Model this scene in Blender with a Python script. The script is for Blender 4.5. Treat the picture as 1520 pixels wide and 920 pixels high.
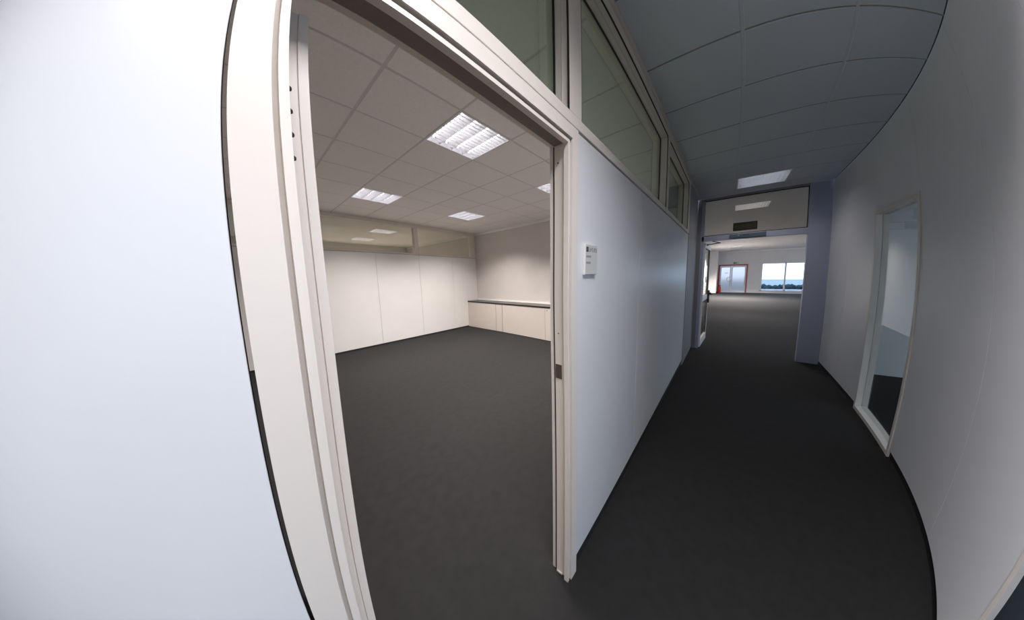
import bpy, bmesh, math, random
from mathutils import Vector, Matrix
random.seed(7)
for o in list(bpy.data.objects):
    bpy.data.objects.remove(o)
scene = bpy.context.scene
COL = scene.collection

# ------------------------------------------------------------------ camera
# ultra-wide phone lens: mild barrel distortion as a lens polynomial (theta over radius)
cam = bpy.data.cameras.new('camera')
cam_obj = bpy.data.objects.new('camera', cam)
COL.objects.link(cam_obj)
scene.camera = cam_obj
cam.type = 'PANO'
cam.panorama_type = 'FISHEYE_LENS_POLYNOMIAL'
cam.sensor_fit = 'HORIZONTAL'
cam.sensor_width = 36.0
cam.sensor_height = 36.0 * 920 / 1520
cam.fisheye_fov = math.pi * 1.98
UNIT = 500.0 * 36.0 / 1520.0
cam.fisheye_polynomial_k0 = 0.0
cam.fisheye_polynomial_k1 = -1.4691057637459917 / UNIT
cam.fisheye_polynomial_k2 = 0.3884424881184452 / UNIT ** 2
cam.fisheye_polynomial_k3 = 0.3401126070841756 / UNIT ** 3
cam.fisheye_polynomial_k4 = -0.2320168948376786 / UNIT ** 4
cam.shift_x = -9.543 / 1520
cam.shift_y = -8.801 / 920
cam.clip_start = 0.02
cam.clip_end = 200
YAW, PITCH, ROLL = 0.7149057521199594, -0.11414332418164208, -0.024542960445351758
fw = Vector((math.cos(YAW) * math.cos(PITCH), math.sin(YAW) * math.cos(PITCH), math.sin(PITCH)))
rt = fw.cross(Vector((0, 0, 1))).normalized()
up = rt.cross(fw)
r2 = math.cos(ROLL) * rt + math.sin(ROLL) * up
u2 = -math.sin(ROLL) * rt + math.cos(ROLL) * up
m = Matrix((r2, u2, -fw)).transposed().to_4x4()
m.translation = (-1.05604, -0.543565, 1.52147)
cam_obj.matrix_world = m

# ------------------------------------------------------------------ sky, exposure, lamp strengths
world = bpy.data.worlds.new('overcast_sky')
scene.world = world
world.use_nodes = True
bg = world.node_tree.nodes['Background']
bg.inputs[0].default_value = (0.46, 0.67, 1.0, 1)
bg.inputs[1].default_value = 4.8
scene.view_settings.view_transform = 'Standard'
scene.view_settings.look = 'None'
scene.view_settings.exposure = 0.0
scene.view_settings.gamma = 1.0
scene.view_settings.use_curve_mapping = False
ROOM_W = 50.0        # each louvre lamp of the office
CORR_W = 33.0        # corridor lamp over the photographer
FAR_W = 200.0         # open-plan office lamps
NEXT_W = 170.0
END_W = 4.0          # dim lamp at the corridor's end
LAMP_RGB = (1.0, 0.95, 0.915)
CORR_RGB = (1.0, 0.98, 1.0)
SPREAD = math.radians(128)

# ------------------------------------------------------------------ materials
MATS = {}
def mat(name, rgb, rough=0.5, metal=0.0, noise=0.0, scale=40.0, bump=0.0, bump_scale=300.0, spec=0.5, emit=0.0):
    if name in MATS:
        return MATS[name]
    M = bpy.data.materials.new(name)
    M.use_nodes = True
    nt = M.node_tree
    b = nt.nodes['Principled BSDF']
    b.inputs['Base Color'].default_value = (*rgb, 1)
    b.inputs['Roughness'].default_value = rough
    b.inputs['Metallic'].default_value = metal
    b.inputs['Specular IOR Level'].default_value = spec
    if emit:
        b.inputs['Emission Color'].default_value = (*rgb, 1)
        b.inputs['Emission Strength'].default_value = emit
    if noise or bump:
        tc = nt.nodes.new('ShaderNodeTexCoord')
        geo = nt.nodes.new('ShaderNodeNewGeometry')
    if noise:
        n = nt.nodes.new('ShaderNodeTexNoise')
        n.inputs['Scale'].default_value = scale
        n.inputs['Detail'].default_value = 4
        nt.links.new(geo.outputs['Position'], n.inputs['Vector'])
        r = nt.nodes.new('ShaderNodeMapRange')
        r.inputs['From Min'].default_value = 0.3
        r.inputs['From Max'].default_value = 0.7
        r.inputs['To Min'].default_value = 1 - noise
        r.inputs['To Max'].default_value = 1 + noise
        nt.links.new(n.outputs['Fac'], r.inputs['Value'])
        mx = nt.nodes.new('ShaderNodeVectorMath')
        mx.operation = 'SCALE'
        mx.inputs[0].default_value = rgb
        nt.links.new(r.outputs['Result'], mx.inputs['Scale'])
        nt.links.new(mx.outputs[0], b.inputs['Base Color'])
    if bump:
        n2 = nt.nodes.new('ShaderNodeTexNoise')
        n2.inputs['Scale'].default_value = bump_scale
        n2.inputs['Detail'].default_value = 2
        nt.links.new(geo.outputs['Position'], n2.inputs['Vector'])
        bp = nt.nodes.new('ShaderNodeBump')
        bp.inputs['Strength'].default_value = bump
        bp.inputs['Distance'].default_value = 0.002
        nt.links.new(n2.outputs['Fac'], bp.inputs['Height'])
        nt.links.new(bp.outputs['Normal'], b.inputs['Normal'])
    MATS[name] = M
    return M

def glass(name, tint, ior=1.5, rough=0.0):
    """Pane: clear straight-through light with a Fresnel reflection."""
    M = bpy.data.materials.new(name)
    M.use_nodes = True
    nt = M.node_tree
    for n in list(nt.nodes):
        nt.nodes.remove(n)
    out = nt.nodes.new('ShaderNodeOutputMaterial')
    tr = nt.nodes.new('ShaderNodeBsdfTransparent')
    tr.inputs[0].default_value = (*tint, 1)
    gl = nt.nodes.new('ShaderNodeBsdfGlossy')
    gl.inputs['Roughness'].default_value = rough
    fr = nt.nodes.new('ShaderNodeFresnel')
    geo = nt.nodes.new('ShaderNodeNewGeometry')      # same reflectance on both faces of the pane
    mr = nt.nodes.new('ShaderNodeMapRange')
    mr.inputs['To Min'].default_value = ior
    mr.inputs['To Max'].default_value = 1.0 / ior
    nt.links.new(geo.outputs['Backfacing'], mr.inputs['Value'])
    nt.links.new(mr.outputs['Result'], fr.inputs['IOR'])
    mx = nt.nodes.new('ShaderNodeMixShader')
    nt.links.new(fr.outputs[0], mx.inputs[0])
    nt.links.new(tr.outputs[0], mx.inputs[1])
    nt.links.new(gl.outputs[0], mx.inputs[2])
    nt.links.new(mx.outputs[0], out.inputs[0])
    return M

def frosted(name, tint, rough):
    M = bpy.data.materials.new(name)
    M.use_nodes = True
    b = M.node_tree.nodes['Principled BSDF']
    b.inputs['Base Color'].default_value = (*tint, 1)
    b.inputs['Roughness'].default_value = rough
    b.inputs['Transmission Weight'].default_value = 1.0
    b.inputs['IOR'].default_value = 1.05
    return M

WHITE = mat('white_melamine', (0.88, 0.84, 0.815), 0.42, noise=0.015, scale=3)
CORRWHITE = mat('satin_white_laminate', (0.78, 0.775, 0.79), 0.34, noise=0.015, scale=3)
FRAME = mat('cream_lacquered_metal', (0.80, 0.725, 0.66), 0.42)
PLASTER = mat('painted_plaster', (0.82, 0.775, 0.74), 0.8, noise=0.03, scale=2.5, bump=0.15, bump_scale=120)
PLASTERW = mat('warm_painted_plaster', (0.73, 0.675, 0.635), 0.8, noise=0.03, scale=2.5, bump=0.15, bump_scale=120)
TRIMW = mat('white_trim', (0.95, 0.92, 0.89), 0.5)
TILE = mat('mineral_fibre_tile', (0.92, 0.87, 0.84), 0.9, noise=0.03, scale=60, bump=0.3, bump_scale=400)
GRID = mat('grey_ceiling_grid', (0.68, 0.64, 0.62), 0.7)
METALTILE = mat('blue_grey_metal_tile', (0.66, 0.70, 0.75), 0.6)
JOINT = mat('dark_grey_ceiling_joint', (0.32, 0.30, 0.29), 0.7)
VOID = mat('dark_ceiling_void', (0.12, 0.11, 0.105), 0.9)
CARPET = mat('charcoal_carpet', (0.027, 0.0258, 0.0258), 0.95, noise=0.10, scale=14, bump=1.0, bump_scale=900, spec=0.2)
BLACK = mat('black_rubber', (0.012, 0.011, 0.011), 0.6)
HEADSHADE = mat('brown_head_shade', (0.25, 0.21, 0.18), 0.7)  # brown that paints the shade on the door head's underside
SKIRT = mat('black_skirting', (0.015, 0.015, 0.016), 0.7)
CAB = mat('beige_laminate', (0.66, 0.585, 0.53), 0.5, noise=0.015, scale=4)
CABTOP = mat('dark_worktop', (0.07, 0.058, 0.05), 0.33, noise=0.1, scale=30)
EDGE = mat('black_worktop_edge', (0.012, 0.009, 0.009), 0.4)
STEEL = mat('brushed_steel', (0.45, 0.40, 0.37), 0.35, metal=1.0)
DARKSTEEL = mat('dark_bronze_steel', (0.10, 0.085, 0.08), 0.45, metal=0.6)
ALU = mat('blue_grey_aluminium', (0.46, 0.48, 0.62), 0.42, metal=0.0)
DARKALU = mat('grey_lacquered_panel', (0.30, 0.28, 0.285), 0.55)
DOORWHITE = mat('white_door_frame', (0.86, 0.82, 0.79), 0.4)
LOUVRE = mat('white_louvre', (0.86, 0.86, 0.89), 0.3)
BLADE = mat('grey_louvre_blade', (0.74, 0.74, 0.80), 0.35)
TUBE = mat('lit_tube', (1.0, 0.96, 0.95), 0.5, emit=6.5)
TUBED = mat('dim_lit_tube', (0.85, 0.92, 1.0), 0.5, emit=3.0)
TUBEF = mat('far_lit_tube', (1.0, 0.97, 0.96), 0.5, emit=4.0)
RED = mat('red_lacquer', (0.55, 0.03, 0.02), 0.35)
REDFRAME = mat('red_painted_frame', (0.42, 0.08, 0.07), 0.5)
GREEN = mat('green_sign', (0.03, 0.16, 0.03), 0.4)
SIGNW = mat('sign_white', (0.72, 0.72, 0.70), 0.4)
PLATE = mat('grey_sign_plate', (0.62, 0.61, 0.60), 0.35)
SIDEW = mat('cream_sign_edge', (0.85, 0.80, 0.75), 0.4)
INK = mat('dark_print', (0.05, 0.05, 0.05), 0.6)
INKG = mat('green_grey_print', (0.20, 0.28, 0.26), 0.6)
INKM = mat('grey_print', (0.16, 0.14, 0.15), 0.6)
DARKBOX = mat('dark_olive_plastic', (0.012, 0.011, 0.005), 0.4)
DARKFACE = mat('unlit_olive_face', (0.03, 0.026, 0.012), 0.3)
TEAL = mat('teal_grey_metal', (0.12, 0.17, 0.20), 0.4, metal=0.3)
ASPH = mat('grey_paving', (0.22, 0.25, 0.28), 0.9)
PAVE = mat('pale_paving', (0.42, 0.42, 0.42), 0.9)
HEDGE = mat('dark_hedge', (0.015, 0.035, 0.05), 0.9)
PAPER = mat('paper_notice', (0.52, 0.42, 0.39), 0.8)
GL_TRANSOM = glass('green_tinted_pane', (0.82, 0.91, 0.85), 1.6)
GL_BACK = glass('clear_pane', (0.90, 0.88, 0.80), 1.5)
GL_LEAF = glass('thin_door_pane', (0.95, 0.94, 0.92), 1.12)
GL_CORR = glass('clear_door_pane', (0.86, 0.84, 0.80), 1.5)
GL_FROST = frosted('frosted_pane', (0.345, 0.275, 0.232), 0.5)

# ------------------------------------------------------------------ helpers
def wloc(p):
    v = Vector((0, 0, 0))
    while p:
        v += p.location
        p = p.parent
    return v

def link(name, me, parent=None, label=None, kind=None):
    o = bpy.data.objects.new(name, me)
    COL.objects.link(o)
    if parent:
        o.parent = parent
    if label: o['label'] = label
    if kind: o['kind'] = kind
    return o

SGN = False
class MB:
    def __init__(self):
        self.v, self.f = [], []
    def box(self, x0, x1, y0, y1, z0, z1):
        n = len(self.v)
        self.v += [(x, y, z) for z in (z0, z1) for y in (y0, y1) for x in (x0, x1)]
        for q in ((0, 2, 3, 1), (4, 5, 7, 6), (0, 1, 5, 4), (2, 6, 7, 3), (0, 4, 6, 2), (1, 3, 7, 5)):
            self.f.append([n + i for i in q])
        return self
    def quad(self, *p):
        n = len(self.v)
        self.v += list(p)
        self.f.append(list(range(n, n + len(p))))
        return self
    def loops(self, rings, close=True, cap=True):
        """bridge a list of equal rings of points"""
        n = len(self.v); k = len(rings[0])
        for r in rings: self.v += list(r)
        for i in range(len(rings) - 1):
            for j in range(k if close else k - 1):
                a, b = n + i * k + j, n + i * k + (j + 1) % k
                self.f.append([a, b, b + k, a + k])
        if cap:
            self.f.append([n + j for j in range(k)][::-1])
            self.f.append([n + (len(rings) - 1) * k + j for j in range(k)])
        return self
    def rod(self, a, b, r, seg=10, r2=None):
        a, b = Vector(a), Vector(b)
        d = (b - a).normalized()
        s = d.cross(Vector((0, 0, 1)) if abs(d.z) < 0.9 else Vector((1, 0, 0))).normalized()
        t = d.cross(s)
        rr = r if r2 is None else r2
        ring = lambda c, q: [tuple(c + q * (math.cos(2 * math.pi * i / seg) * s + math.sin(2 * math.pi * i / seg) * t)) for i in range(seg)]
        return self.loops([ring(a, r), ring(b, rr)])
    def ring(self, axis, a0, a1, u0, u1, v0, v1, tu0, tu1=None, tv0=None, tv1=None):
        """one connected rectangular frame; axis is the direction of its thickness a0..a1"""
        tu1 = tu0 if tu1 is None else tu1; tv0 = tu0 if tv0 is None else tv0; tv1 = tv0 if tv1 is None else tv1
        out = [(u0, v0), (u1, v0), (u1, v1), (u0, v1)]
        inn = [(u0 + tu0, v0 + tv0), (u1 - tu1, v0 + tv0), (u1 - tu1, v1 - tv1), (u0 + tu0, v1 - tv1)]
        def P(a, uv):
            u, v = uv
            return (a, u, v) if axis == 'x' else (u, a, v) if axis == 'y' else (u, v, a)
        rings = [[P(a0, p) for p in out], [P(a1, p) for p in out], [P(a1, p) for p in inn], [P(a0, p) for p in inn]]
        n = len(self.v)
        for r in rings: self.v += r
        for i in range(4):
            for j in range(4):
                self.f.append([n + i * 4 + j, n + i * 4 + (j + 1) % 4, n + ((i + 1) % 4) * 4 + (j + 1) % 4, n + ((i + 1) % 4) * 4 + j])
        return self
    def path(self, pts, r, seg=8):
        for a, b in zip(pts[:-1], pts[1:]):
            self.rod(a, b, r, seg)
        return self
    def lathe(self, c, prof, seg=20):
        rings = [[(c[0] + r * math.cos(2 * math.pi * i / seg), c[1] + r * math.sin(2 * math.pi * i / seg), c[2] + z) for i in range(seg)] for r, z in prof]
        return self.loops(rings)
    def build(self, name, M, parent=None, bevel=0.0, label=None, kind=None, smooth=False):
        me = bpy.data.meshes.new(name)
        off = wloc(parent) if parent else Vector((0, 0, 0))
        if SGN:      # the sign was drawn on another plane: shift and scale it on to the panel
            self.v = [(-1.056 + (x + 1.056) * 0.98, -0.0405 + (y + 0.0305) * 0.70, 1.5215 + (z - 1.5215) * 0.98) for x, y, z in self.v]
        me.from_pydata([tuple(Vector(p) - off) for p in self.v], [], self.f)
        bm = bmesh.new(); bm.from_mesh(me)
        bmesh.ops.recalc_face_normals(bm, faces=bm.faces)
        bm.to_mesh(me); bm.free()
        me.materials.append(M)
        if smooth:
            for p in me.polygons: p.use_smooth = True
        o = link(name, me, parent, label, kind)
        if bevel:
            md = o.modifiers.new('bevel', 'BEVEL'); md.width = bevel; md.segments = 2; md.limit_method = 'ANGLE'
        return o

def box(name, x0, x1, y0, y1, z0, z1, M, parent=None, bevel=0.0, label=None, kind=None):
    return MB().box(x0, x1, y0, y1, z0, z1).build(name, M, parent, bevel, label, kind)

def root(name, loc, kind='structure'):
    o = link(name, None)
    o.location = loc
    if kind: o['kind'] = kind
    return o

def thing(name, loc, label, cat, group=None):
    o = link(name, None)
    o.location = loc
    o['label'] = label; o['category'] = cat
    if group: o['group'] = group
    return o

H = 2.877        # ceiling height
YF = -0.045      # corridor face of the partition's frames
YP = -0.040      # corridor face of its panels
YR = 0.060       # room face of the partition
W = 5.506        # far partition of the office
XR = 3.889       # wall behind the cabinets
XL = -2.123      # left end of the office
LC = 4.85        # corridor door frame
XF = 22.2        # far wall of the open office
YO = -1.79       # corridor's other wall

# ------------------------------------------------------------------ floor
floor = box('floor', -4.2, 22.2, -8.2, 10.2, -0.06, 0.0, CARPET, kind='structure')

# ------------------------------------------------------------------ office ceiling
ceil = box('ceiling', XL - 0.1, XR + 0.1, YR, W + 0.06, H + 0.09, H + 0.20, VOID, kind='structure')
XI = [-0.326 + 0.6 * i for i in range(-3, 8)]
YJ = [1.178 + 0.6022 * j for j in range(-2, 8)]
XI[-1] = min(XI[-1], XR)
LAMPS = {(1, 0), (4, 0), (1, 4), (4, 4)}          # (i, j) grid cells that hold lamps
mesh_cache = {}
def tile(x0, x1, y0, y1, parent, z=H, M=TILE):
    w, d = round(x1 - x0, 3), round(y1 - y0, 3)
    key = (w, d, parent.name)
    if key in mesh_cache:
        src = mesh_cache[key]
        o = src.copy(); COL.objects.link(o)
    else:
        g = 0.0085
        b = MB()
        ring = lambda s, zz: [(g + s, g + s, zz), (w - g - s, g + s, zz), (w - g - s, d - g - s, zz), (g + s, d - g - s, zz)]
        b.loops([ring(0, 0.013), ring(0, 0.003), ring(0.003, 0.0)])
        o = b.build('ceiling_tile', M, None)
        o.parent = parent
        mesh_cache[key] = o
    o.location = (x0, y0, z)
    return o
xs = [-0.326 + 0.6 * i for i in range(-3, 8)]
xs = [x for x in xs if x < XR - 0.05] + [XR]
ys = [YR] + [y for y in YJ if y > YR + 0.03 and y < W - 0.05] + [W]
for i in range(len(xs) - 1):
    for j in range(len(ys) - 1):
        gi = round((xs[i] + 0.326) / 0.6); gj = round((ys[j] - 1.178) / 0.6022)
        if (gi, gj) in LAMPS and abs(ys[j] - (1.178 + 0.6022 * gj)) < 0.01:
            continue
        tile(xs[i], xs[i + 1], ys[j], ys[j + 1], ceil)
for x in xs[1:-1]:
    w = 0.019 if abs(x + 0.326) < 0.01 else 0.012
    box('ceiling_runner', x - w, x + w, YR, W, H + 0.002, H + 0.012, GRID, ceil)
for y in ys[1:-1]:
    for x0, x1 in zip(xs[:-1], xs[1:]):
        pass
    box('cross_runner', xs[0], XR, y - 0.012, y + 0.012, H + 0.0025, H + 0.0115, GRID, ceil)

# ------------------------------------------------------------------ office/corridor partition
wf = root('wall_front', (0, 0, 0))
PB, PT = 0.088, 2.106
for x0, x1 in ((-2.14, -1.0635), (-0.083, 0.905), (0.908, 1.910), (1.913, 2.915), (2.918, 3.598)):
    box('panel', x0, x1, YP, YR - 0.004, PB, PT, CORRWHITE, wf, bevel=0.0015)
for x0, x1 in ((-2.14, -1.063), (-0.078, 3.60)):
    box('skirting', x0, x1, YP + 0.012, YR - 0.012, 0.0, PB + 0.002, SKIRT, wf)
    box('panel_core', x0, x1, YP + 0.01, YR - 0.012, PB, PT + 0.01, BLACK, wf)
box('transom_sill', -2.14, 3.62, YF, YR, 2.113, 2.158, FRAME, wf, bevel=0.002)
box('top_rail', -2.14, 3.62, YF, YR, 2.822, H, FRAME, wf, bevel=0.002)
box('cover_strip', -2.14, 4.80, YF - 0.022, YF - 0.002, H - 0.014, H - 0.0005, FRAME, wf)
for x0, x1 in ((-2.14, -2.07), (-0.147, -0.048), (1.775, 1.872), (3.42, 3.60)):
    box('mullion', x0, x1, YF, YR, 2.158, 2.822, FRAME, wf, bevel=0.002)
# end pier beside the corridor door
box('pier', 3.60, 4.80, YP - 0.006, 0.30, 0.0, H, DARKALU, wf, bevel=0.003)
n = 0
for x0, x1 in ((-2.07, -0.147), (-0.048, 1.775), (1.872, 3.42)):
    n += 1
    wd = root('window_%d' % n, ((x0 + x1) / 2, 0.03, 2.158))
    box('pane', x0 + 0.006, x1 - 0.006, 0.028, 0.034, 2.162, 2.818, GL_TRANSOM, wd)
    for ya, yb in ((0.020, 0.0275), (YF + 0.002, YF + 0.008)):
        MB().ring('y', ya, yb, x0, x1, 2.158, 2.822, 0.006, 0.006, 0.002, 0.006).build('gasket', BLACK, wd)
    MB().ring('y', -0.011, -0.009, x0, x1, 2.158, 2.822, 0.0025).build('bead_joint', GRID, wd)

# ------------------------------------------------------------------ office door frame and leaf
d1 = root('door_1', (-0.57, 0, 0))
# (u = distance from the outer edge towards the opening, y)
PROF = [(0, 0.0), (0, YF), (0.050, YF), (0.050, -0.018), (0.059, -0.018), (0.059, -0.038), (0.072, -0.038), (0.072, -0.017), (0.057, -0.017),
        (0.057, 0.036), (0.042, 0.036), (0.042, 0.044), (0.052, 0.044), (0.052, YR + 0.002), (0, YR + 0.002)]
XO0, XO1, ZO = -1.057, -0.078, 2.109
def casing(name, side):
    b = MB()
    if side == 'head':
        a = [(XO0 + u, y, ZO - u * 0.92) for u, y in PROF]
        c = [(XO1 - u, y, ZO - u * 0.92) for u, y in PROF]
    elif side == 'left':
        a = [(XO0 + u, y, 0.0) for u, y in PROF]
        c = [(XO0 + u, y, ZO - u * 0.92) for u, y in PROF]
    else:
        a = [(XO1 - u, y, 0.0) for u, y in PROF]
        c = [(XO1 - u, y, ZO - u * 0.92) for u, y in PROF]
    b.loops([a, c])
    return b.build(name, FRAME, d1)
left_c = casing('side_casing', 'left'); right_c = casing('side_casing', 'right'); head_c = casing('head_casing', 'head')
box('seal_or_shade_strip', -0.1335, -0.1185, 0.0368, 0.0432, 0.004, 2.055, BLACK, right_c, label='black rubber sealing strip')
box('seal_or_shade_strip', XO0 + 0.06, XO1 - 0.06, -0.014, 0.034, 2.0535, 2.0590, HEADSHADE, head_c, label='dark brown strip painting the shade under the door head')  # added strip: its dark colour stands in for shade under the head
sp = MB().box(-0.138, -0.1352, 0.002, 0.033, 1.048, 1.114).build('strike_plate', DARKSTEEL, right_c, bevel=0.001, label='dark bronze strike plate')
MB().rod((-0.1355, 0.016, 1.26), (-0.1385, 0.016, 1.26), 0.0025).build('screw', DARKSTEEL, right_c)
MB().rod((-0.1355, 0.018, 1.985), (-0.1385, 0.018, 1.985), 0.003).build('screw', DARKSTEEL, right_c)
MB().box(-0.1405, -0.1355, 0.002, 0.033, 0.0, 0.008).build('foot_shim', FRAME, right_c)
for z in (1.849, 1.811, 1.772, 1.733):
    s = MB()
    s.lathe((0, 0, 0), [(0.0001, 0.010), (0.003, 0.0092), (0.0048, 0.006), (0.0052, 0.0), (0.0001, -0.004)], 12)
    # turn the head to point along +x and set it in the jamb
    s.v = [(-0.9820 + z0, 0.029 + y0, z - x0) for x0, y0, z0 in s.v]
    s.build('hinge_screw', DARKSTEEL, left_c, smooth=True, label='dark round hinge screw head')
# leaf stands open into the office, seen on its rebated hinge edge
lf = MB()
prof = [(-0.984, 0.068), (-0.9575, 0.068), (-0.9573, 0.0690), (-0.9567, 0.0690), (-0.9565, 0.064), (-0.940, 0.064), (-0.940, 0.915), (-0.984, 0.915)]
rings = []
lf.loops([[(x, y, 0.012) for x, y in prof], [(x, y, 2.020) for x, y in prof]])
leaf = lf.build('door_leaf', FRAME, d1, bevel=0.003)
hd = MB().rod((-0.940, 0.85, 1.03), (-0.885, 0.85, 1.03), 0.010).rod((-0.89, 0.855, 1.03), (-0.89, 0.735, 1.03), 0.010)
hd.build('lever_handle', STEEL, leaf)

# ------------------------------------------------------------------ far partition of the office
wb = root('wall_back', (0, W, 0))
bx = [-2.14, -0.985, 0.02, 1.033, 2.040, 3.020, XR]
for a, b_ in zip(bx[:-1], bx[1:]):
    box('panel', a + 0.002, b_ - 0.002, W, W + 0.03, 0.036, 2.130, WHITE, wb, bevel=0.0015)
box('panel_core', -2.14, XR, W + 0.006, W + 0.05, 0.03, 2.14, BLACK, wb)
box('skirting', -2.14, XR, W + 0.004, W + 0.05, 0.0, 0.034, SKIRT, wb)
box('transom_sill', -2.14, XR, W - 0.008, W + 0.10, 2.136, 2.168, FRAME, wb, bevel=0.002)
box('top_rail', -2.14, XR, W - 0.008, W + 0.10, 2.800, H, FRAME, wb, bevel=0.002)
for a, b_ in ((-2.14, -2.0), (-0.08, 0.02), (1.955, 2.050), (3.675, XR)):
    box('mullion', a, b_, W - 0.008, W + 0.10, 2.168, 2.800, FRAME, wb, bevel=0.002)
for a, b_ in ((-2.0, -0.08), (0.02, 1.955), (2.050, 3.675)):
    n += 1
    wd = root('window_%d' % n, ((a + b_) / 2, W + 0.06, 2.168))
    box('pane', a + 0.004, b_ - 0.004, W + 0.056, W + 0.062, 2.172, 2.796, GL_BACK, wd)
    MB().ring('y', W + 0.048, W + 0.055, a, b_, 2.168, 2.8, 0.006).build('gasket', GRID, wd)

# ------------------------------------------------------------------ wall behind the cabinets and outer walls
box('wall_right', XR, XR + 0.15, YR + 0.002, 10.2, 0, H + 0.1, PLASTERW, kind='structure')
box('trim_1', XR - 0.022, XR, YR + 0.01, W - 0.01, 2.818, H - 0.001, TRIMW, kind='structure')
box('trim_2', XR - 0.022, XR, YR + 0.01, W - 0.002, 0.822, 0.856, TRIMW, kind='structure')
box('trim_3', XR - 0.022, XR, W + 0.105, 10.05, 2.818, H - 0.001, TRIMW, kind='structure')
wl = root('wall_left', (XL - 0.08, 5, 0))
for y0, y1, z0, z1 in ((YR, 10.2, 0, 0.85), (YR, 10.2, 2.5, H + 0.1), (YR, 6.2, 0.85, 2.5), (9.4, 10.2, 0.85, 2.5)):
    box('wall_section', XL - 0.15, XL, y0, y1, z0, z1, PLASTER, wl)
for k, (y0, y1) in enumerate(((6.2, 9.4),)):
    wn = root('window_%d' % (14 + k), (XL - 0.08, (y0 + y1) / 2, 0.85))
    MB().ring('x', XL - 0.12, XL - 0.05, y0, y1, 0.85, 2.5, 0.06).build('frame', DOORWHITE, wn)
    box('pane', XL - 0.088, XL - 0.082, y0 + 0.06, y1 - 0.06, 0.91, 2.44, GL_CORR, wn)
box('ground', -40, XL - 0.151, 0.2, 40, -0.12, -0.06, ASPH, kind='structure')
box('wall_neighbour', XL, XR, 10.05, 10.2, 0, H + 0.1, PLASTER, kind='structure')
def holed(x0, x1, y0, y1, z, holes):
    """ceiling of plain sections that leave square holes for the lamps, under a void"""
    c = box('ceiling', x0, x1, y0, y1, z + 0.09, z + 0.17, VOID, kind='structure')
    rows = sorted({h[1] for h in holes})
    y = y0
    for r in rows:
        box('ceiling_section', x0, x1, y, r, z, z + 0.014, TILE, c)
        x = x0
        for hx in sorted(h[0] for h in holes if h[1] == r):
            box('ceiling_section', x, hx, r, r + 0.6, z, z + 0.014, TILE, c); x = hx + 0.6
        box('ceiling_section', x, x1, r, r + 0.6, z, z + 0.014, TILE, c)
        y = r + 0.6
    box('ceiling_section', x0, x1, y, y1, z, z + 0.014, TILE, c)
holed(XL, XR, W + 0.10, 10.05, H, [(1.48, 6.62), (1.50, 8.43)])

# ------------------------------------------------------------------ corridor: other wall, near end, ceiling
wo = root('wall_opposite', (0, YO, 0))
OD0, OD1 = -1.95, -0.15            # open doorway opposite the office door
SD0, SD1 = 2.10, 3.15              # narrow glazed side light further along
def wpanels(x0, x1):
    k = max(1, round((x1 - x0) / 1.03)); w = (x1 - x0) / k
    for i in range(k):
        box('panel', x0 + i * w + 0.002, x0 + (i + 1) * w - 0.002, YO - 0.04, YO, 0.06, H, CORRWHITE, wo, bevel=0.0015)
    box('panel_core', x0, x1, YO - 0.10, YO - 0.012, 0.0, H + 0.05, SKIRT, wo)
for x0, x1 in ((-3.5, OD0), (OD1, SD0), (SD1, LC)):
    wpanels(x0, x1)
for x0, x1 in ((OD0, OD1), (SD0, SD1)):
    box('panel', x0, x1, YO - 0.04, YO, 2.12, H, CORRWHITE, wo, bevel=0.0015)
    box('panel_core', x0, x1, YO - 0.10, YO - 0.012, 2.13, H + 0.05, SKIRT, wo)
d4 = root('door_4', (-1.05, YO, 0))
MB().loops([[(x, y, z) for x, z in ((OD0, 0), (OD0, 2.12), (OD1, 2.12), (OD1, 0), (OD1 - 0.05, 0), (OD1 - 0.05, 2.07), (OD0 + 0.05, 2.07), (OD0 + 0.05, 0))] for y in (YO - 0.105, YO + 0.02)]).build('casing', FRAME, d4, bevel=0.002)
w16 = root('window_16', ((SD0 + SD1) / 2, YO - 0.05, 0))
MB().ring('y', YO - 0.105, YO + 0.01, SD0, SD1, 0.0, 2.12, 0.04).build('frame', FRAME, w16, bevel=0.002)
box('pane', SD0 + 0.04, SD1 - 0.04, YO - 0.053, YO - 0.047, 0.04, 2.08, GL_CORR, w16)
# daylit office behind that wall, glazed from floor to ceiling
box('wall_daylit', -4.0, -3.9, -5.1, YO - 0.10, 0, H + 0.1, WHITE, kind='structure')
box('wall_daylit', 4.7, 4.8, -5.1, YO - 0.10, 0, H + 0.1, WHITE, kind='structure')
wdl = root('wall_daylit', (0.4, -5.05, 0))
for x0, x1, z0, z1 in ((-3.9, 4.7, 0, 0.06), (-3.9, 4.7, 2.75, H + 0.1)):
    box('wall_section', x0, x1, -5.1, -5.0, z0, z1, WHITE, wdl)
box('ceiling', -3.9, 4.7, -5.0, YO - 0.10, H, H + 0.1, TILE, kind='structure')
for k in range(4):
    x0 = -3.9 + 2.15 * k
    w13 = root('window_%d' % (17 + k), (x0 + 1.07, -5.05, 0.06))
    MB().ring('y', -5.08, -5.03, x0, x0 + 2.15, 0.06, 2.75, 0.05).build('frame', DOORWHITE, w13)
    box('pane', x0 + 0.05, x0 + 2.10, -5.056, -5.05, 0.11, 2.70, GL_CORR, w13)
box('ground', -40, XF + 0.19, -45, -8.25, -0.12, -0.06, PAVE, kind='structure')
box('ground', -40, LC, -8.25, -5.11, -0.12, -0.06, PAVE, kind='structure')
box('wall_near', -3.6, -3.5, YO - 0.1, YR, 0, H + 0.1, CORRWHITE, kind='structure')
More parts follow.
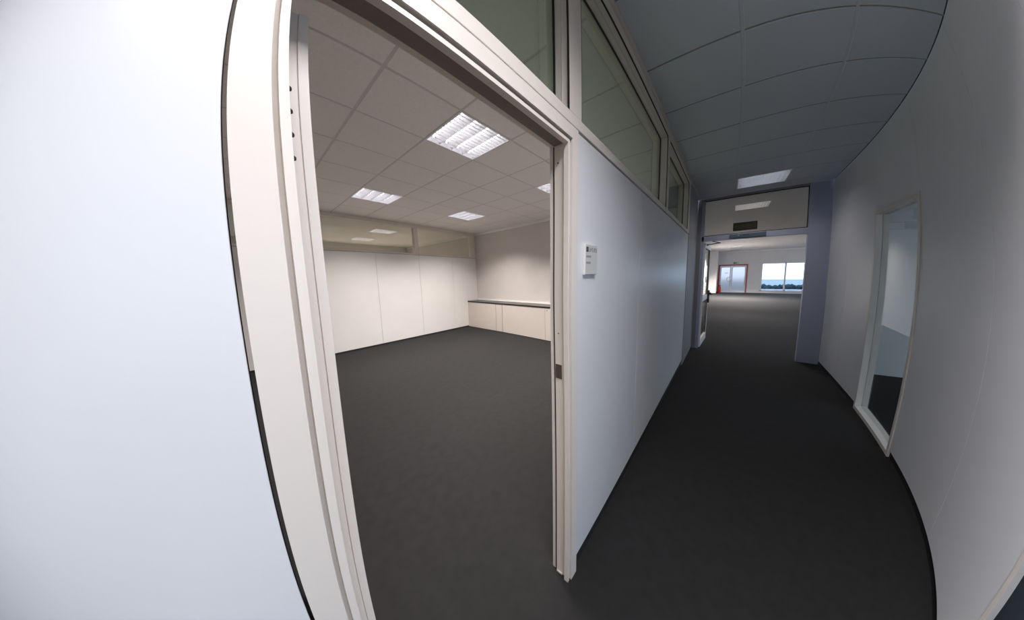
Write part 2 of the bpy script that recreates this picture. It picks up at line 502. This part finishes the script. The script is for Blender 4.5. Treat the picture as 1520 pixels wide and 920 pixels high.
# partition carries on to the near end of the corridor
for x0, x1 in ((-3.5, -2.82), (-2.815, -2.143)):
    box('panel', x0, x1, YP, YR - 0.004, PB, H - 0.001, CORRWHITE, wf, bevel=0.0015)
box('skirting', -3.5, -2.14, YP + 0.012, YR - 0.012, 0.0, PB + 0.002, SKIRT, wf)
cc = box('ceiling', -3.5, LC + 0.02, YO, YF, H + 0.09, H + 0.2, VOID, kind='structure')
ck = [0.886 + 0.6 * k for k in range(-7, 7)] + [LC]
cy = [YO, -1.185, -0.585, YF - 0.002]
CORRL = {-4, -3, 5}
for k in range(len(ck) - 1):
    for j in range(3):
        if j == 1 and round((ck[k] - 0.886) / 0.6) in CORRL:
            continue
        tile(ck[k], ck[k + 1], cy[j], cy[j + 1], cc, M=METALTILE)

for y in (-0.585, -1.185):
    box('ceiling_runner', -3.5, LC, y - 0.010, y + 0.010, H + 0.003, H + 0.012, METALTILE, cc)
for x in ck[1:-1]:
    box('cross_runner', x - 0.009, x + 0.009, YO, YF - 0.002, H + 0.0035, H + 0.0125, JOINT, cc)
# ------------------------------------------------------------------ corridor end door
d2 = root('door_2', (LC, -0.65, 0))
DY0, DY1 = -1.18, -0.122
fr = MB()
fr.box(LC - 0.03, LC + 0.06, -0.108, YP - 0.008, 0.0, H - 0.001)
fr.build('outer_post', DARKALU, d2, bevel=0.002)
fr = MB().box(LC, LC + 0.07, -0.158, -0.109, 0.0, H - 0.001).build('jamb', ALU, d2, bevel=0.002)
box('jamb', LC, LC + 0.07, YO + 0.001, DY1 - 1.40, 0.0, H - 0.001, ALU, d2, bevel=0.002)
box('head_rail', LC, LC + 0.07, DY1 - 1.40, -0.124, 2.096, 2.190, ALU, d2, bevel=0.002)
box('top_rail', LC, LC + 0.07, DY1 - 1.40, -0.124, 2.838, H - 0.001, DARKALU, d2, bevel=0.002)
MB().ring('x', LC + 0.012, LC + 0.02, DY1 - 1.395, -0.124, 2.19, 2.838, 0.012).build('gasket', BLACK, d2)
box('transom_pane', LC + 0.03, LC + 0.036, DY1 - 1.395, -0.130, 2.196, 2.832, GL_CORR, d2)
# closer on the head rail
cl = box('door_closer', LC - 0.035, LC + 0.002, -1.02, -0.535, 2.106, 2.182, TEAL, d2, bevel=0.006, label='teal grey door closer box')
MB().rod((LC - 0.034, -0.66, 2.150), (LC - 0.040, -0.66, 2.150), 0.012).build('cover_cap', STEEL, cl)
MB().box(LC - 0.037, LC - 0.034, -0.80, -0.71, 2.147, 2.156).build('slot', BLACK, cl)
# leaf, standing open away from the corridor
HX, HY = LC + 0.075, -0.143
ang = math.atan2(-0.042, 0.93)
LW = 0.93
def lp(s, t, z):       # s along the leaf, t across it (towards -y)
    return (HX + s * math.cos(ang) + t * math.sin(ang), HY + s * math.sin(ang) - t * math.cos(ang), z)
def lbox(b, s0, s1, t0, t1, z0, z1):
    p = [lp(s, t, z) for z in (z0, z1) for t in (t0, t1) for s in (s0, s1)]
    nn = len(b.v); b.v += p
    for q in ((0, 2, 3, 1), (4, 5, 7, 6), (0, 1, 5, 4), (2, 6, 7, 3), (0, 4, 6, 2), (1, 3, 7, 5)):
        b.f.append([nn + i for i in q])
    return b
T = 0.042
b = MB()
S0, S1 = 0.045, 0.060
ringp = lambda s0, s1, z0, z1, t: [lp(s0, t, z0), lp(s1, t, z0), lp(s1, t, z1), lp(s0, t, z1)]
b.loops([ringp(0, LW, 0.010, 2.075, 0), ringp(0, LW, 0.010, 2.075, T), ringp(S0, LW - S1, 0.16, 1.985, T), ringp(S0, LW - S1, 0.16, 1.985, 0)], cap=False)
b.f += [[12 + j, 12 + (j + 1) % 4, (j + 1) % 4, j] for j in range(4)]
lbox(b, S0, LW - S1, 0, T, 0.93, 1.03)
lf2 = b.build('door_leaf', DOORWHITE, d2, bevel=0.003, label='white framed glazed leaf standing open')
b = MB()
for z0, z1 in ((0.16, 0.93), (1.03, 1.985)):
    lbox(b, S0, LW - S1, T - 0.010, T - 0.003, z1 - 0.018, z1); lbox(b, LW - S1 - 0.045, LW - S1, T - 0.010, T - 0.002, z0, z1)
b.build('gasket', BLACK, lf2)
for z0, z1 in ((0.16, 0.93), (1.03, 1.985)):
    lbox(MB(), S0, LW - S1, 0.018, 0.024, z0, z1).build('pane', GL_LEAF, lf2)
b = lbox(MB(), LW - 0.15, LW - 0.02, T, T + 0.030, 0.84, 1.11)
b.build('lock_plate', DARKSTEEL, lf2)
b = MB().rod(lp(LW - 0.06, T, 1.03), lp(LW - 0.06, T + 0.06, 1.03), 0.014).rod(lp(LW - 0.04, T + 0.06, 1.03), lp(LW - 0.24, T + 0.055, 1.06), 0.020)
b.build('lever_handle', DARKSTEEL, lf2)
b = lbox(MB(), LW + 0.001, LW + 0.012, 0.005, T - 0.005, 0.90, 1.08)
b.build('bolt_plate', RED, lf2, label='dark red bolt plate on the free edge')
for s0, s1, z0, z1 in ((0.42, 0.58, 1.30, 1.42), (0.64, 0.72, 1.56, 1.64), (0.62, 0.69, 1.16, 1.28)):
    lbox(MB(), s0, s1, 0.0245, 0.026, z0, z1).build('sticker', PAPER, lf2)
# scissor arm from the head rail to the leaf
e = (LC + 0.36, -0.40, 2.083)
MB().path([(LC + 0.03, -0.30, 2.088), e], 0.008).path([e, lp(0.16, T + 0.02, 2.05)], 0.008).rod((LC + 0.03, -0.30, 2.080), (LC + 0.03, -0.30, 2.098), 0.014).rod(lp(0.16, T, 2.05), lp(0.16, T + 0.03, 2.05), 0.014).build('closer_arm', DARKSTEEL, d2)

# ------------------------------------------------------------------ open-plan office beyond the corridor
box('wall_far', XF, XF + 0.2, 0.0, 0.6, 0, 3.1, PLASTER, kind='structure')
wfar = root('wall_far', (XF, -4, 0))
for y0, y1, z0, z1 in ((-1.62, 0.0, 2.0, 3.1), (-2.3, -1.62, 0, 3.1), (-4.7, -2.3, 0.0, 0.12), (-4.7, -2.3, 2.05, 3.1), (-8.2, -4.7, 0, 3.1)):
    box('wall_section', XF, XF + 0.2, y0, y1, z0, z1, PLASTER, wfar)
box('column', 20.3, XF - 0.001, 0.034, 0.499, 0.055, 2.93, PLASTER, kind='structure').name = 'trim_5'
box('baseboard_column', 20.29, XF - 0.001, 0.030, 0.499, 0.0, 0.055, SKIRT, kind='structure')
box('wall_side', LC + 0.06, XF, 0.5, 0.65, 0, 3.1, PLASTER, kind='structure')
wou = root('wall_outer', (13, -8.1, 0))
box('wall_section', LC + 0.06, XF, -8.2, -8.05, 0, 0.4, PLASTER, wou)
box('wall_section', LC + 0.06, XF, -8.2, -8.05, 2.8, 3.1, PLASTER, wou)
for k in range(5):
    xa = LC + 0.06 + k * 4.2
    box('wall_section', xa, xa + 0.5, -8.2, -8.05, 0.4, 2.8, PLASTER, wou)
    wn = root('window_%d' % (8 + k), (xa + 2.3, -8.12, 0.4))  # unseen windows, added to bring daylight into the open office
    x1 = min(xa + 4.2, XF)
    MB().ring('y', -8.15, -8.09, xa + 0.5, x1, 0.4, 2.8, 0.06).build('frame', DOORWHITE, wn)
    box('pane', xa + 0.56, x1 - 0.06, -8.122, -8.116, 0.46, 2.74, GL_CORR, wn)
box('wall_end', LC + 0.07, LC + 0.17, -8.05, YO - 0.101, 0, 3.1, PLASTER, kind='structure')
box('wall_return', LC + 0.02, LC + 0.06, -0.068, 0.65, 0, 3.1, PLASTER, kind='structure')
holed(LC + 0.075, XF, -8.05, 0.5, 2.93, [(x, -1.185) for x in (6.1, 9.7, 13.3, 16.9)])
box('trim_4', XF - 0.03, XF, -8.0, 0.03, 2.86, 2.929, TRIMW, kind='structure')
# glazed double door in the far wall
d3 = root('door_3', (XF, -0.8, 0))
b = MB().loops([[(x, y, z) for y, z in ((0.0, 0), (0.0, 2.0), (-1.62, 2.0), (-1.62, 0), (-1.55, 0), (-1.55, 1.90), (-0.10, 1.90), (-0.10, 0))] for x in (XF - 0.03, XF + 0.15)])
b.build('frame', REDFRAME, d3, label='red painted outer frame')
for y0, y1 in ((-0.735, -0.105), (-1.545, -0.740)):
    b = MB().box(XF + 0.0, XF + 0.06, y0, y0 + 0.075, 0.01, 1.895).box(XF + 0.0, XF + 0.06, y1 - 0.07, y1, 0.01, 1.895)
    b.box(XF, XF + 0.06, y0 + 0.075, y1 - 0.07, 1.80, 1.895).box(XF, XF + 0.06, y0 + 0.075, y1 - 0.07, 0.01, 0.17)
    l = b.build('door_leaf', DOORWHITE, d3, bevel=0.003)
    box('pane', XF + 0.03, XF + 0.036, y0 + 0.075, y1 - 0.07, 0.17, 1.80, GL_FROST, l, label='frosted daylit pane')
    if y1 > -0.2:
        box('sticker', XF + 0.026, XF + 0.029, -0.56, -0.37, 1.385, 1.42, INKM, l)
        pts = [(XF - 0.045 if abs(a) < 80 else XF - 0.001, -0.665 + 0.12 * math.cos(math.radians(a)) , 0.92 + 0.17 * math.sin(math.radians(a))) for a in range(-90, 91, 15)]
        pts = [(XF - 0.045, -0.655 + 0.16 * math.cos(math.radians(a)), 0.95 + 0.16 * math.sin(math.radians(a))) for a in range(-110, 111, 20)]
        MB().path([(XF, pts[0][1], pts[0][2])] + pts + [(XF, pts[-1][1], pts[-1][2])], 0.014).build('pull_handle', STEEL, l, label='curved steel pull handle')
# wide window further along the far wall
w7 = root('window_7', (XF, -3.5, 0.12))
b = MB().box(XF, XF + 0.08, -4.7, -4.62, 0.12, 2.05).box(XF, XF + 0.08, -2.38, -2.3, 0.12, 2.05).box(XF, XF + 0.08, -3.54, -3.46, 0.12, 2.05).box(XF, XF + 0.08, -4.7, -2.3, 0.12, 0.20).box(XF, XF + 0.08, -4.7, -2.3, 1.97, 2.05)
b.build('frame', DOORWHITE, w7)
for y0, y1 in ((-4.62, -3.54), (-3.46, -2.38)):
    box('pane', XF + 0.03, XF + 0.036, y0, y1, 0.2, 1.97, GL_CORR, w7)
box('ground', XF + 0.2, XF + 40, -30, 30, -0.12, -0.06, ASPH, kind='structure')
b = MB()
for i in range(160):
    y = -random.uniform(2.1, 9); x = XF + 7 + random.uniform(-0.5, 0.5); z = random.uniform(-0.1, 0.18)
    s = random.uniform(0.12, 0.22)
    b.lathe((x, y, z), [(0.01, -s), (s * .8, -s * .5), (s, 0), (s * .7, s * .6), (0.01, s)], 6)
hg = b.build('hedge', HEDGE); hg['label'] = 'low dark hedge outside behind the frosted far doors'; hg['category'] = 'hedge'

# ------------------------------------------------------------------ louvre lamps
def lamp(label, x0, y0, watts, tube=TUBE, z=H, group='recessed louvre ceiling lamps', rgb=LAMP_RGB, sz=0.6, length=None):
    lx = length or sz
    t = thing('ceiling_lamp', (x0 + lx / 2, y0 + sz / 2, z), label, 'ceiling lamp', group)
    x1, y1 = x0 + lx, y0 + sz
    e = 0.014
    MB().ring('z', z - 0.004, z + 0.012, x0 + .002, x1 - .002, y0 + .002, y1 - .002, e).build('rim', LOUVRE, t)
    o_ = [(x0 + .005, y0 + .005), (x1 - .005, y0 + .005), (x1 - .005, y1 - .005), (x0 + .005, y1 - .005)]
    i_ = [(x0 + e, y0 + e), (x1 - e, y0 + e), (x1 - e, y1 - e), (x0 + e, y1 - e)]
    MB().loops([[(p, q, z + 0.080) for p, q in o_], [(p, q, z + 0.012) for p, q in o_], [(p, q, z + 0.012) for p, q in i_], [(p, q, z + 0.075) for p, q in i_]]).build('housing', LOUVRE, t)
    nch = round(4 * lx / sz)
    cw = (lx - 2 * e) / nch
    bl = MB()
    for k in range(nch):
        a = x0 + e + k * cw; c = a + cw / 2
        for sgn in (-1, 1):
            ref = MB()
            prof = [(c + sgn * cw * 0.495, z + 0.0), (c + sgn * cw * 0.43, z + 0.022), (c + sgn * cw * 0.30, z + 0.045), (c + sgn * cw * 0.14, z + 0.058)]
            for (xa, za), (xb, zb) in zip(prof[:-1], prof[1:]):
                ref.quad((xa, y0 + e, za), (xb, y0 + e, zb), (xb, y1 - e, zb), (xa, y1 - e, za))
            ref.build('reflector', LOUVRE, t)
        for q in range(1, 12):
            yy = y0 + e + q * (sz - 2 * e) / 12
            bl.quad((c - cw * .49, yy, z + 0.001), (c + cw * .49, yy, z + 0.001), (c + cw * .45, yy, z + 0.015), (c - cw * .45, yy, z + 0.015))
        MB().rod((c, y0 + 0.03, z + 0.050), (c, y1 - 0.03, z + 0.050), 0.008, 8).build('tube', tube, t)
        for ya, yb in ((y0 + e, y0 + 0.034), (y1 - 0.034, y1 - e)):
            box('lamp_holder', c - 0.014, c + 0.014, ya, yb, z + 0.034, z + 0.066, BLADE, t)
    bl.build('louvre', BLADE, t, kind='stuff')
    if watts:
        L = bpy.data.lights.new('lamp_light', 'AREA')
        L.shape = 'RECTANGLE'; L.size = lx - 0.04; L.size_y = sz - 0.04; L.energy = watts; L.spread = SPREAD; L.color = rgb
        lo = bpy.data.objects.new('lamp_light', L); COL.objects.link(lo)
        lo.parent = t; lo.location = (0, 0, -0.005)
    return t

gx = lambda i: -0.326 + 0.6 * i
gy = lambda j: 1.178 + 0.6022 * j
GRP = 'louvre lamps in the office ceiling'
lamp('large bright four-tube louvre lamp nearest the door, in the office ceiling', gx(1), gy(0), ROOM_W, group=GRP)
lamp('louvre lamp half hidden behind the right door jamb', gx(4), gy(0), ROOM_W, group=GRP)
lamp('louvre lamp at left of the office ceiling, close to the glazed back partition', gx(1), gy(4), ROOM_W, group=GRP)
lamp('small-looking louvre lamp in the far office corner, above the cabinets', gx(4), gy(4), ROOM_W, group=GRP)
lamp('bright louvre lamp of the neighbouring room, seen through the left back transom', 1.48, 6.62, NEXT_W, group='lamps of the neighbouring room')
lamp('fainter lower louvre lamp of the neighbouring room, seen through the left back transom', 1.50, 8.43, NEXT_W, group='lamps of the neighbouring room')
CG = 'louvre lamps in the corridor ceiling'
lamp('long lit louvre lamp in the corridor ceiling in front of the open office door', 0.886 - 2.4, -1.185, CORR_W, group=CG, rgb=CORR_RGB, length=1.2)
lamp('dim louvre lamp at the end of the corridor ceiling before the glazed door', 3.886, -1.185, END_W, TUBED, group=CG)
FG = 'louvre lamps of the open office beyond the corridor door'
for x, lb in ((6.1, 'louvre lamp seen through the glass above the corridor door'),
              (9.7, 'second louvre lamp of the open office, behind the corridor door head'),
              (13.3, 'third louvre lamp of the open office, upper white bar under the door head'),
              (16.9, 'farthest louvre lamp of the open office, lower white bar')):
    lamp(lb, x, -1.185, FAR_W * {6.1: 0.08, 9.7: 0.3, 13.3: 0.4, 16.9: 2.2}.get(x, 1.0), TUBEF, z=2.93 - 0.0015, group=FG)

# ------------------------------------------------------------------ cabinets
def cabinet(label, y0, y1, seams, lock=None):
    x0 = 3.488
    t = thing('storage_cabinet', (x0 + 0.2, (y0 + y1) / 2, 0), label, 'cabinet', 'low cabinets along the right wall')
    MB().box(x0 + 0.02, XR - 0.003, y0 + 0.002, y1 - 0.002, 0.012, 0.785).build('body', CAB, t)
    MB().box(x0 + 0.03, XR - 0.01, y0 + 0.004, y1 - 0.004, 0.0, 0.014).build('plinth', SKIRT, t)
    for a, b_, nm in seams:
        dr = MB().box(x0, x0 + 0.019, a + 0.003, b_ - 0.003, 0.014, 0.783).build(nm, CAB, t, bevel=0.0015)
        if lock and a < lock < b_:
            MB().rod((x0 + 0.001, lock, 0.726), (x0 - 0.004, lock, 0.726), 0.012, 12).build('lock', DARKSTEEL, dr, label='small dark round lock')
    tp = MB().box(x0 - 0.004, XR - 0.003, y0 + 0.0015, y1 - 0.0015, 0.788, 0.818).build('worktop', CABTOP, t, bevel=0.002)
    MB().box(x0 - 0.009, x0 - 0.0045, y0 + 0.0015, y1 - 0.0015, 0.784, 0.818).build('edge_band', EDGE, tp)
    return t
c1 = cabinet('low beige cabinet in the corner by the back partition, under a dark top', 4.265, 5.50, [(4.265, 5.50, 'sliding_door')])
c2 = cabinet('long low beige cabinet with small round lock, right of the corner cabinet', 1.60, 4.262, [(4.015, 4.262, 'filler_panel'), (2.581, 4.009, 'sliding_door'), (1.60, 2.580, 'sliding_door')], lock=2.517)
MB().box(3.478, 3.50, 4.255, 4.275, 0.8185, 0.824).build('joint_clip', STEEL, c1)
for a in (4.2635, 4.012):
    MB().box(3.489, 3.506, a - 0.0035, a + 0.0035, 0.014, 0.783).build('shadow_gap', BLACK, c2)

# ------------------------------------------------------------------ door sign beside the office door
SGN = True
s = thing('door_sign', (0.067, YP, 1.522), 'small grey plate sign with dark square logo beside the office door', 'sign')
MB().box(0.003, 0.131, -0.049, -0.0305, 1.523, 1.664).build('plate', SIDEW, s, bevel=0.0015)
MB().box(0.0045, 0.1305, -0.0505, -0.0491, 1.526, 1.6625).build('face', PLATE, s)
b = MB().box(0.009, 0.032, -0.0512, -0.0506, 1.629, 1.652)
lg = b.build('logo', INK, s, label='dark square logo')
MB().box(0.015, 0.026, -0.0516, -0.0513, 1.639, 1.642).box(0.0195, 0.0215, -0.0516, -0.0513, 1.634, 1.647).build('logo_mark', INKM, lg)
def strokes(x0, x1, z0, z1, nn, M, nm):
    b = MB(); w = (x1 - x0) / nn
    for i in range(nn):
        a = x0 + i * w
        b.box(a, a + w * 0.22, -0.0511, -0.0506, z0, z1)
        zc = z0 + (z1 - z0) * (0.0, 0.45, 0.8)[i % 3]
        b.box(a + w * 0.22, a + w * 0.72, -0.0511, -0.0506, zc, zc + (z1 - z0) * 0.2)
        if i % 2 == 0:
            b.box(a + w * 0.58, a + w * 0.78, -0.0511, -0.0506, z0, z1)
    b.build(nm, M, s)
strokes(0.040, 0.126, 1.630, 1.650, 7, INKG, 'wordmark')
strokes(0.011, 0.064, 1.603, 1.613, 8, INKM, 'text_line')
strokes(0.009, 0.060, 1.574, 1.584, 8, INKM, 'text_line')

SGN = False
# ------------------------------------------------------------------ exit signs, extinguisher, vents
t = thing('exit_sign', (LC, -0.74, 2.24), 'dark unlit emergency sign box on the glass above the corridor door', 'sign')
MB().box(LC - 0.012, LC + 0.028, -0.90, -0.575, 2.238, 2.378).build('housing', DARKBOX, t, bevel=0.004)
MB().box(LC - 0.0145, LC - 0.0122, -0.885, -0.592, 2.268, 2.338).build('face', DARKFACE, t)
t = thing('exit_sign', (XF, -0.94, 1.99), 'small green exit sign on the wall over the far double door', 'sign')
MB().box(XF - 0.04, XF - 0.001, -1.09, -0.82, 2.03, 2.165).build('housing', SIGNW, t, bevel=0.003)
fc = MB().box(XF - 0.043, XF - 0.0402, -1.085, -0.825, 2.035, 2.16).build('face', GREEN, t)
b = MB().box(XF - 0.0455, XF - 0.0432, -1.07, -1.00, 2.045, 2.15)              # doorway
b.quad((XF - 0.0455, -0.98, 2.10), (XF - 0.0455, -0.93, 2.13), (XF - 0.0455, -0.93, 2.07)).box(XF - 0.0455, XF - 0.0432, -0.93, -0.90, 2.092, 2.108)
b.build('pictogram', SIGNW, fc)
EX, EY = 21.75, -0.135
t = thing('fire_extinguisher', (EX, EY, 0), 'red fire extinguisher standing on the floor left of the far door', 'fire extinguisher')
MB().lathe((EX, EY, 0.0), [(0.075, 0.0), (0.085, 0.015), (0.085, 0.37), (0.07, 0.43), (0.032, 0.465), (0.03, 0.48)], 20).build('cylinder', RED, t, smooth=True)
MB().lathe((EX, EY, 0.48), [(0.022, 0.0), (0.022, 0.05), (0.012, 0.06)], 12).box(EX - 0.01, EX + 0.01, EY - 0.10, EY + 0.03, 0.53, 0.545).box(EX - 0.01, EX + 0.01, EY - 0.09, EY + 0.01, 0.505, 0.518).build('valve', BLACK, t)
MB().path([(EX, EY + 0.02, 0.50), (EX - 0.02, EY + 0.09, 0.46), (EX - 0.03, EY + 0.105, 0.36), (EX - 0.03, EY + 0.10, 0.16), (EX - 0.03, EY + 0.10, 0.08)], 0.011).build('hose', BLACK, t)
for x, lb in ((18.5, 'dark ceiling air grille nearer the photographer, in front of the far wall'), (21.0, 'dark ceiling air grille right by the far wall')):
    t = thing('air_grille', (x, -0.85, 2.93), lb, 'grille', 'ceiling air grilles of the open office')
    MB().box(x - 0.1, x + 0.1, -1.12, -0.58, 2.916, 2.9295).build('frame', GRID, t)
    b = MB()
    for k in range(5):
        b.box(x - 0.08 + k * 0.035, x - 0.06 + k * 0.035, -1.10, -0.60, 2.908, 2.916)
    b.build('slats', BLADE, t, kind='stuff')
